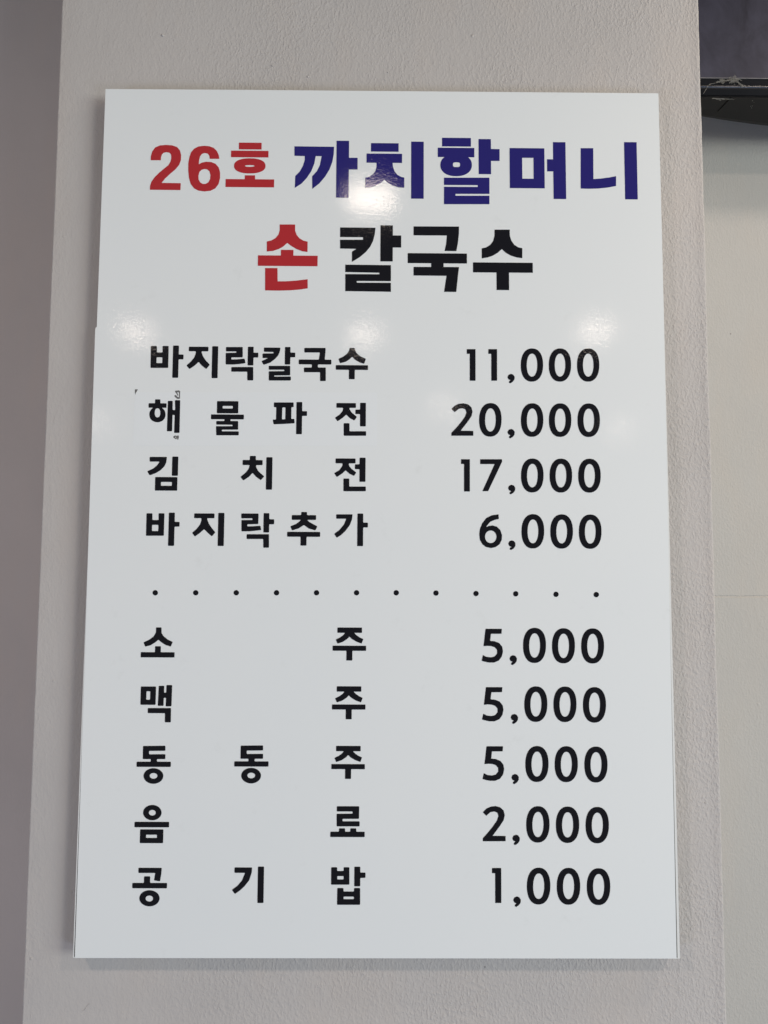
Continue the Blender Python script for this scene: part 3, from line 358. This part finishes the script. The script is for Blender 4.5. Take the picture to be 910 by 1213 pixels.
# one outline per figure, relative to its anchor, and where each figure is set
DIGITS = {
"0":[[[[11.76,0.18],[11.6,-2.97],[11.24,-5.6],[10.67,-7.98],[9.91,-10.14],[8.97,-12.06],[7.85,-13.72],[6.56,-15.11],[5.12,-16.22],[3.54,-17.02],[1.8,-17.52],[-0.27,-17.69],[-2.35,-17.54],[-4.07,-17.08],[-5.63,-16.29],[-7.03,-15.21],[-8.27,-13.83],[-9.34,-12.18],[-10.23,-10.28],[-10.92,-8.13],[-11.42,-5.76],[-11.7,-3.13],[-11.76,0.01],[-11.61,3.17],[-11.25,5.8],[-10.69,8.19],[-9.94,10.35],[-8.99,12.28],[-7.87,13.95],[-6.58,15.35],[-5.14,16.46],[-3.56,17.27],[-1.81,17.77],[0.27,17.95],[2.35,17.8],[4.08,17.33],[5.64,16.54],[7.05,15.45],[8.29,14.07],[9.36,12.41],[10.25,10.49],[10.94,8.34],[11.43,5.96],[11.7,3.33]]],[[[5.68,0.04],[5.56,-2.38],[5.29,-4.51],[4.88,-6.44],[4.32,-8.15],[3.65,-9.6],[2.86,-10.77],[1.97,-11.62],[1,-12.15],[-0.09,-12.33],[-1.19,-12.16],[-2.14,-11.65],[-3,-10.81],[-3.75,-9.65],[-4.39,-8.21],[-4.89,-6.51],[-5.24,-4.59],[-5.45,-2.46],[-5.49,-0.04],[-5.38,2.38],[-5.11,4.51],[-4.69,6.45],[-4.14,8.16],[-3.46,9.61],[-2.67,10.79],[-1.79,11.65],[-0.82,12.17],[0.28,12.36],[1.38,12.19],[2.33,11.68],[3.19,10.83],[3.95,9.67],[4.58,8.22],[5.08,6.51],[5.44,4.59],[5.64,2.46]]]],
"1":[[[[0,0],[9.2,0.06],[9.07,-33.74],[3.01,-33.79],[3.11,-4.96],[-0.02,-4.99]]],[]],
",":[[[[3.71,0.02],[6.05,-0.75],[7.6,-3.12],[7.38,-5.9],[5.8,-8.29],[3.05,-10.1],[1.49,-9.51],[1.7,-7.93],[3.27,-6.73],[1.13,-5.95],[-0.03,-3.57],[1.16,-0.99]]],[]],
"2":[[[[-0.01,-5.92],[3.5,-2.34],[7.79,-0.34],[12.86,0.28],[17.53,-0.87],[21.02,-4],[22.17,-8.53],[20.99,-13.46],[17.47,-18.79],[13.56,-23.92],[9.67,-28.86],[22.87,-28.97],[22.85,-34.07],[-0.05,-34.21],[-0.04,-31.08],[5.4,-25.35],[10.27,-19.43],[14.18,-13.9],[15.75,-9.55],[14.78,-6.21],[11.67,-5.05],[7.78,-5.67],[3.49,-9.24]]],[]],
"7":[[[[0,0],[22.86,0.14],[22.84,-2.59],[8.15,-33.4],[2.16,-33.44],[15.08,-4.98],[-0.03,-5.07]]],[]],
"6":[[[[20.03,0.11],[20.39,-4.71],[15.95,-5.7],[11.51,-7.65],[8.42,-11.14],[7.25,-13.45],[10.14,-11.9],[13.99,-11.49],[18.41,-12.81],[21.85,-16.26],[23.55,-21.63],[23.13,-26.44],[20.99,-30.86],[17.13,-33.76],[12.13,-34.94],[6.76,-33.82],[2.94,-30.77],[0.65,-26.56],[-0.09,-20.8],[0.7,-15.03],[3.04,-9.24],[7.3,-3.82],[13.09,-0.89]]],[[[17.77,-23.2],[17.61,-24.66],[17.16,-26.04],[16.45,-27.28],[15.5,-28.32],[14.36,-29.1],[13.1,-29.59],[11.78,-29.76],[10.45,-29.61],[9.2,-29.13],[8.07,-28.36],[7.13,-27.33],[6.43,-26.1],[6,-24.72],[5.85,-23.27],[6.01,-21.81],[6.46,-20.43],[7.17,-19.19],[8.12,-18.15],[9.26,-17.36],[10.52,-16.87],[11.85,-16.7],[13.17,-16.85],[14.43,-17.33],[15.56,-18.1],[16.5,-19.13],[17.2,-20.37],[17.63,-21.75]]]],
"5":[[[[4,0.02],[20.76,0.09],[20.35,-5],[9.49,-5.05],[8.69,-12.21],[13.26,-12.56],[18,-14.42],[21.02,-18.17],[21.75,-22.67],[20.58,-27.93],[17.51,-32.07],[12.56,-34.16],[7.44,-34.18],[2.69,-33.26],[-0.15,-32.34],[1.21,-26.52],[4.62,-28.38],[9.36,-28.92],[13.17,-27.97],[15.65,-25.14],[15.68,-21.39],[13.22,-18.58],[9.43,-17.47],[5.62,-17.3],[1.82,-17.69]]],[]]}
DIGIT_SPOTS = [["1",90.5,166.39],["1",113.22,166.55],[",",133.21,140.22],["0",159.11,149.74],["0",188.67,149.95],["0",218.45,150.16],["2",74.15,108.25],["0",114.96,90.99],[",",132.79,81.67],["0",158.74,91.08],["0",188.13,91.17],["0",218.13,91.27],["1",84.13,49.32],["7",104.08,49.44],[",",132.94,22.95],["0",158.36,32.62],["0",188.18,32.71],["0",218.01,32.79],["6",102.86,-8.14],[",",132.72,-34.92],["0",158.38,-25.56],["0",188.22,-25.59],["0",217.88,-25.62],["5",104.82,-125.81],[",",133.19,-152.4],["0",158.95,-142.51],["0",188.64,-142.76],["0",218.54,-142.81],["5",104.93,-184.78],[",",133.89,-211.44],["0",159.69,-201.68],["0",189.4,-201.75],["0",219.5,-202.19],["5",105.22,-243.83],[",",134.2,-271.11],["0",160.22,-261.3],["0",189.94,-261.38],["0",220.05,-261.64],["2",105.13,-303.09],[",",134.68,-330.79],["0",160.55,-320.74],["0",190.47,-321.02],["0",220.41,-321.29],["1",114.15,-363.27],[",",135.15,-390.68],["0",160.68,-380.76],["0",190.61,-380.87],["0",220.74,-381.16]]

# ------------------------------------------------------------------ walls
WALL_Y = .018          # front of the pilaster, behind the board
BACK_Y = .200          # recessed wall on both sides

def nz(x, y=0, z=0): return noise.noise(Vector((x, y, z)))

def build_pilaster():
    zs = [-1.1 + i * .004 for i in range(int(2.4 / .004) + 1)]
    zs = [z for z in zs if -.62 < z < .66 or abs(round(z / .08) * .08 - z) < .0021]
    XL, XR, r = -.3582, .3538, .0022
    prof = [(XL, BACK_Y + .05), (XL, .10), (XL, WALL_Y + r * 2.5)]
    for k in range(6):
        a = math.pi / 2 * k / 5
        prof.append((XL + r * (1 - math.cos(a)), WALL_Y + r * (1 - math.sin(a))))
    for x in [-.33, -.2, -.1, 0, .1, .2, .3, .335]: prof.append((x, WALL_Y))
    # corner bead along the right-hand edge, a hair proud of the plaster
    prof += [(XR - .012, WALL_Y), (XR - .0065, WALL_Y - .0001), (XR - .004, WALL_Y - .0005)]
    for k in range(7):
        a = math.pi / 2 * k / 6
        prof.append((XR - r * .8 * (1 - math.sin(a)), WALL_Y - .0006 + r * .8 * (1 - math.cos(a))))
    prof += [(XR, WALL_Y + .008), (XR, .10), (XR, BACK_Y + .05)]
    P_ = len(prof); V, F = [], []
    for z in zs:
        for (x, y) in prof:
            dx = dy = 0
            if x > XR - .008:
                dx = .00055 * nz(z * 9, 1) + .0004 * nz(z * 60, 2) + .00025 * nz(z * 190, 3)
                dy = .0003 * nz(z * 40, 7) if y < WALL_Y + .003 else 0
            if x < XL + .004:
                dx = .0006 * nz(z * 7, 4) + .0002 * nz(z * 70, 5)
            if z > .3 and x > XR - .008: dx += .0000
            V.append((x + dx, y + dy + .0004 * nz(x * 6, z * 5), z))
    for j in range(len(zs) - 1):
        for i in range(P_ - 1):
            a = j * P_ + i; F.append((a, a + 1, a + 1 + P_, a + P_))
    me = mesh('pilaster', V, F, True)
    o = link('wall_pilaster', me, M['pilaster']); o['kind'] = 'structure'
    return o
build_pilaster()

def build_wall(name, x0, x1, mat, joint):
    zs = [-1.6, -.6]
    if joint: zs += [-.1025, -.1005, -.0985, -.0975]
    zs += [.2, .6, 1.6]
    ys = {}
    V, F = [], []
    nx = 90
    for z in zs:
        for i in range(nx + 1):
            x = x0 + (x1 - x0) * i / nx
            y = BACK_Y
            if joint:
                if z < -.1: y -= .0007
                if -.1026 < z < -.0970: z_ = z + .0012 * nz(x * 25, 3) + .0008 * nz(x * 6, 8)
                else: z_ = z
                if abs(z + .0985) < 1e-4: y += .0006
            else: z_ = z
            V.append((x, y, z_))
    for j in range(len(zs) - 1):
        for i in range(nx):
            a = j * (nx + 1) + i; F.append((a, a + 1, a + 2 + nx, a + 1 + nx))
    o = link(name, mesh(name, V, F), mat); o['kind'] = 'structure'
build_wall('wall_right', .34, 2.2, M['wall'], True)
build_wall('wall_left', -2.2, -.34, M['wall_left'], False)

# ------------------------------------------------------------------ the menu board
board = thing('menu_board', 'white glossy noodle shop menu board with red, blue and black lettering on the pilaster', 'menu board', (0, WALL_Y, -.45))
BO = Vector((0, -WALL_Y, .45))
def on_board(name, me, mat):
    o = link(name, me, mat, board); o.location = BO; return o

backing = [(-298.6, 449.2), (0, 449.9), (299.6, 450.4), (300.3, 200), (300.2, 0), (300.4, -250), (300.9, -450.2), (0, -450.9), (-301.6, -450.6), (-301.0, -300), (-300.6, 0), (-300.3, 186), (-298.9, 187)]
on_board('backing_board', sheet('backing', [backing], [], 0, .0085, .00034), M['foam'])
edge_shade = [(-298.2, 448), (299.2, 449), (299.75, 330), (300.0, 150), (299.7, 0), (299.5, -150), (298.7, -300), (298.4, -449.4), (-300.5, -449.6), (-300.35, -300), (-300.0, -150), (-299.3, 0)]
on_board('edge_shade_layer', sheet('edge_shade', [edge_shade], [], 0, .00034, .0002), M['edge_shade'])  # dark sheet stands in for the shade between face and backing
face = [(-299.0, 450.0), (-150, 450.5), (100, 450.3), (299.3, 450.9), (299.3, 330), (299.6, 200), (299.4, 100), (299.1, 0), (298.9, -150), (298.1, -300), (297.7, -400), (297.5, -450.1), (100, -450.3), (-100, -450.5), (-299.6, -450.6), (-299.7, -300), (-300.2, -200), (-300.9, -80), (-301.2, 60), (-301.1, 184), (-300.8, 186.6), (-299.5, 187.6)]
on_board('face_sheet', sheet('face', [face], [], 0, .0002, 0), M['face'])
patch = [(-257.3, 118.1), (-130, 118.9), (-3.7, 119.3), (-3.8, 63.0), (-130, 62.0), (-257.8, 61.4)]
o = on_board('correction_sticker', sheet('patch', [patch], [], .8, 0, -.00010), M['patch'])
for k in range(4):      # foam tape pads that hold the board off the wall
    sx = -1 if k % 2 else 1; sz = -1 if k < 2 else 1
    q = [(sx * 230 - 25, sz * 380 - 15), (sx * 230 + 25, sz * 380 - 15), (sx * 230 + 25, sz * 380 + 15), (sx * 230 - 25, sz * 380 + 15)]
    on_board('mounting_pad', sheet('pad', [q], [], 0, WALL_Y + .0003, .0085), M['foam'])

COLNAME = {'red': 'red vinyl', 'blue': 'deep blue vinyl', 'black': '', 'grey': ''}
for kind, col, rad, sol, hol in GLYPHS:
    grey = kind == 'print_remnant'
    me = sheet(kind, [[tuple(p) for p in q] for q in sol], [[tuple(p) for p in q] for q in hol], rad,
               0 if not grey else -.00005, -.00022 if not grey else -.00012)
    o = on_board({'syllable': 'letter', 'digit': 'digit', 'dot': 'dot'}.get(kind, kind), me, M[col])
    if col in ('red', 'blue'): o['label'] = COLNAME[col] + (' numeral' if kind == 'digit' else ' letter')
DM = {}
for ch, (sol, hol) in DIGITS.items():
    DM[ch] = sheet('figure', [[tuple(p) for p in q] for q in sol], [[tuple(p) for p in q] for q in hol], .5 if ch != '0' else 0, 0, -.00022)
    DM[ch].materials.append(M['black'])
for ch, x, z in DIGIT_SPOTS:
    o = bpy.data.objects.new('comma' if ch == ',' else 'digit', DM[ch]); C.objects.link(o)
    o.parent = board; o.location = BO + Vector((x * MM, 0, z * MM))

# ------------------------------------------------------------------ television in the recess
TX0, TX1 = .362, 1.27
tv = thing('television', 'switched off black flat television with dusty screen beside the pilaster', 'television', ((TX0 + TX1) / 2, .13, .50))
TO = -Vector(tv.location)
def tvp(name, me, mat, parent=tv):
    o = link(name, me, mat, parent)
    if parent is tv: o.location = TO
    return o

def extrude_profile(name, prof, x0, x1, segs=1, fn=None):
    """closed (y, z) profile drawn out along x"""
    V, F = [], []; k = len(prof)
    for s_ in range(segs + 1):
        x = x0 + (x1 - x0) * s_ / segs
        for (y, z) in prof:
            p = (x, y, z)
            V.append(fn(p) if fn else p)
    for s_ in range(segs):
        for i in range(k):
            a, b_ = s_ * k + i, s_ * k + (i + 1) % k
            F.append((a, b_, b_ + k, a + k))
    F.append(tuple(range(k))); F.append(tuple(range(segs * k, segs * k + k)))
    return mesh(name, V, F)

ZB = .5288      # lower edge of the glass at the front
TY = .090
TVH = .52
tvp('screen', extrude_profile('screen', [(TY, ZB), (TY, ZB + TVH), (TY + .004, ZB + TVH), (TY + .004, ZB)], TX0 + .012, TX1 - .012), M['screen'])
# bezel: glossy lower rail with a rounded nose, plus top and side rails
tvp('screen_edge_highlight', extrude_profile('edge', [(TY - .0034, ZB - .0001), (TY - .0034, ZB + .0007), (TY - .0001, ZB + .0007), (TY - .0001, ZB - .0001)], TX0 + .013, TX1 - .013), M['edge'])  # added pale strip that draws the light line under the glass
rail = [(TY + .003, ZB + .0006), (TY - .0016, ZB + .0006), (TY - .0024, ZB + .0002), (TY - .0030, ZB - .0006), (TY - .0042, ZB - .0100), (TY - .0041, ZB - .0110), (TY - .0034, ZB - .0120),
        (TY - .0018, ZB - .0126), (TY - .0008, ZB - .0150), (TY + .0008, ZB - .0186), (TY + .010, ZB - .0186), (TY + .010, ZB - .002)]
tvp('bezel', extrude_profile('bezel', rail, TX0, TX1), M['gloss_plastic'])
tvp('bezel', extrude_profile('bezel', [(TY - .003, ZB + TVH - .001), (TY - .003, ZB + TVH + .013), (TY + .01, ZB + TVH + .013), (TY + .01, ZB + TVH - .001)], TX0, TX1), M['gloss_plastic'])
for xa in (TX0, TX1 - .013):
    tvp('bezel', extrude_profile('bezel', [(TY - .003, ZB + .0008), (TY - .003, ZB + TVH - .0012), (TY + .009, ZB + TVH - .0012), (TY + .009, ZB + .0008)], xa, xa + .013), M['gloss_plastic'])
# rear housing: flat underside, shallow at the side and swelling back towards the wall in the middle
def belly(p):
    x, y, z = p
    t = min(1, max(0, (x - TX0 - .025) / .40)); t = 1 - (1 - t) ** 2.4
    D = .0385 + .046 * t
    return (x, TY + .0022 + (y - TY - .0022) * D / .07, z)
zp = ZB - .0190
hous = [(TY + .0022, ZB - .0175), (TY + .0022, zp - .0004), (TY + .0605, zp - .0010), (TY + .068, zp + .0002), (TY + .0715, zp + .004),
        (TY + .0722, zp + .012), (TY + .0722, ZB + TVH - .05), (TY + .05, ZB + TVH), (TY + .012, ZB + TVH), (TY + .012, ZB - .0175)]
hs = tvp('rear_housing', extrude_profile('housing', hous, TX0 + .006, TX1 - .006, 70, belly), M['black_plastic'])
# lower trim panels on the underside, with the diagonal joint between them
def panel(name, quad, th=.0018):
    V = [(x, y, z) for x, y, z in quad] + [(x, y, z + th) for x, y, z in quad]
    F = [(0, 1, 2, 3), (4, 5, 6, 7), (0, 1, 5, 4), (1, 2, 6, 5), (2, 3, 7, 6), (3, 0, 4, 7)]
    return mesh(name, V, F)
zq = zp - .0016
tvp('trim_panel', panel('trim', [(TX0 + .006, TY + .0030, zq), (.4220, TY + .0030, zq), (.4190, TY + .0250, zq), (TX0 + .006, TY + .0250, zq)]), M['black_plastic'])
tvp('trim_panel', panel('trim', [(.4245, TY + .0030, zq), (TX1 - .006, TY + .0030, zq), (TX1 - .006, TY + .0305, zq), (.4206, TY + .0305, zq)]), M['black_plastic'])
tvp('wall_bracket', extrude_profile('bracket', [(TY + .078, ZB + .15), (TY + .078, ZB + .38), (BACK_Y, ZB + .38), (BACK_Y, ZB + .15)], .70, .93), M['black_plastic'])

# ------------------------------------------------------------------ cobweb and dust hanging on the television's lower edge
def strand(bm, pts, r):
    ring = []
    for i, p in enumerate(pts):
        p = Vector(p); d = (Vector(pts[min(i + 1, len(pts) - 1)]) - Vector(pts[max(i - 1, 0)])).normalized()
        u = d.cross(Vector((0, 1, .13))).normalized(); w_ = d.cross(u).normalized()
        rr = r * (.5 + random.random())
        ring.append([bm.verts.new(p + (u * math.cos(a) + w_ * math.sin(a)) * rr) for a in (0, 2.09, 4.19)])
    for a, b_ in zip(ring, ring[1:]):
        for i in range(3): bm.faces.new((a[i], a[(i + 1) % 3], b_[(i + 1) % 3], b_[i]))
bm = bmesh.new()
WY = TY - .0045
def jit(a, b_, n_, j):
    return [Vector(a).lerp(Vector(b_), i / n_) + Vector((random.gauss(0, j), random.gauss(0, j * .3), random.gauss(0, j))) for i in range(n_ + 1)]
strand(bm, jit((.3875, WY, ZB - .0205), (.3940, WY, ZB - .0090), 5, .0002), .00022)
strand(bm, jit((.3940, WY, ZB - .0090), (.411, WY, ZB - .0048), 8, .0002), .00028)
for k in range(6):
    strand(bm, jit((.402 + random.random() * .006, WY, ZB - .0055), (.421, WY, ZB - .0028), 9, .0005), .00018)
for k in range(120):      # the ravelled tuft
    cx, cz = (.4245, -.0032) if k < 90 else (.4095, -.0042)
    s_ = .0028 if k < 90 else .0016
    p = Vector((cx + random.gauss(0, s_), WY - abs(random.gauss(0, .0006)), ZB + cz + random.gauss(0, s_ * .55)))
    strand(bm, jit(p, p + Vector((random.gauss(0, .0018), 0, random.gauss(0, .0013))), 4, .0004), .00022)
for k in range(8):
    strand(bm, jit((.427, WY, ZB - .004), (.4355 + random.gauss(0, .001), WY, ZB - .0105 - random.random() * .002), 8, .0006), .00014)
me = bpy.data.meshes.new('cobweb'); bm.to_mesh(me); bm.free()
cw = link('cobweb', me, M['dust'])
cw['label'] = 'ravelled grey cobweb clinging to the lower edge of the television'; cw['category'] = 'cobweb'
bm = bmesh.new()
for k in range(7):
    x = .398 + .014 * random.random() ** .8
    strand(bm, jit((x, TY + .0035, ZB - .0210), (x + .008 + random.random() * .01, TY + .0035 + random.random() * .004, ZB - .0211), 6, .00025), .00020)
for (x, y_) in ((.452, .019), (.4555, .022), (.457, .029), (.4555, .030), (.458, .033)):
    strand(bm, jit((x, TY + y_ - .012, ZB - .0211), (x + .0009, TY + y_ - .0114, ZB - .0211), 2, .0002), .00038)
me = bpy.data.meshes.new('dust_tuft'); bm.to_mesh(me); bm.free()
dt = link('dust_fluff', me, M['dust'])
dt['label'] = 'bits of grey dust fluff stuck under the television'; dt['category'] = 'dust'; dt['kind'] = 'stuff'

# ------------------------------------------------------------------ small flaws in the pilaster's paint
pil = bpy.data.objects['wall_pilaster']
def flaw(name, pts, r, n_=14):
    bm = bmesh.new(); P_ = []
    for a, b_ in zip(pts, pts[1:]):
        P_ += [Vector((a[0], WALL_Y + .00005, a[1])).lerp(Vector((b_[0], WALL_Y + .00005, b_[1])), i / n_) + Vector((random.gauss(0, .00012), 0, random.gauss(0, .00012))) for i in range(n_)]
    strand(bm, P_, r); me = bpy.data.meshes.new(name); bm.to_mesh(me); bm.free()
    return link(name, me, M['pilaster'], pil)
flaw('paint_ridge', [[0.2811, -0.4785], [0.2998, -0.4859], [0.3125, -0.4932]], 0.00025)
flaw('paint_ridge', [[-0.2969, -0.5113], [-0.2904, -0.5031]], 0.0003)
flaw('paint_ridge', [[0.3074, -0.4924], [0.3209, -0.5006]], 0.0002)
flaw('paint_ridge', [[0.326, -0.0618], [0.3374, -0.0697]], 0.0004)
flaw('paint_ridge', [[0.324, -0.035], [0.3398, -0.0483]], 0.0003)
flaw('paint_ridge', [[-0.3228, 0.0188], [-0.3474, -0.0369]], 0.00012)
BLISTERS = [[-0.2445, 0.525, 0.0018, False], [0.3234, -0.3029, 0.0017, True], [0.3374, -0.3045, 0.0008, False], [0.3364, -0.3088, 0.0007, False], [0.3487, -0.3062, 0.0012, True], [0.3476, -0.3122, 0.0014, True], [0.3514, -0.3045, 0.0009, False], [-0.122, 0.4907, 0.0012, False], [-0.0826, 0.4784, 0.0013, False], [0.0063, 0.4841, 0.001, False]]
def dome(x, z, r, ring=False):
    V, F = [], []; k = 12
    prof = [(1.0, .1), (.8, -.25), (.55, -.1), (.0, .25)] if ring else [(1.0, .1), (.85, -.35), (.5, -.7), (0, -.85)]
    for (q, h_) in prof:
        for i in range(k): a = 2 * math.pi * i / k; V.append((x + r * q * math.cos(a), WALL_Y + r * h_, z + r * q * math.sin(a)))
    for j in range(3):
        for i in range(k): a, b_ = j * k + i, j * k + (i + 1) % k; F.append((a, b_, b_ + k, a + k))
    return link('paint_blister', mesh('blister', V, F, True), M['pilaster'], pil)
for x, z, r_, rg in BLISTERS: dome(x, z, r_, rg)
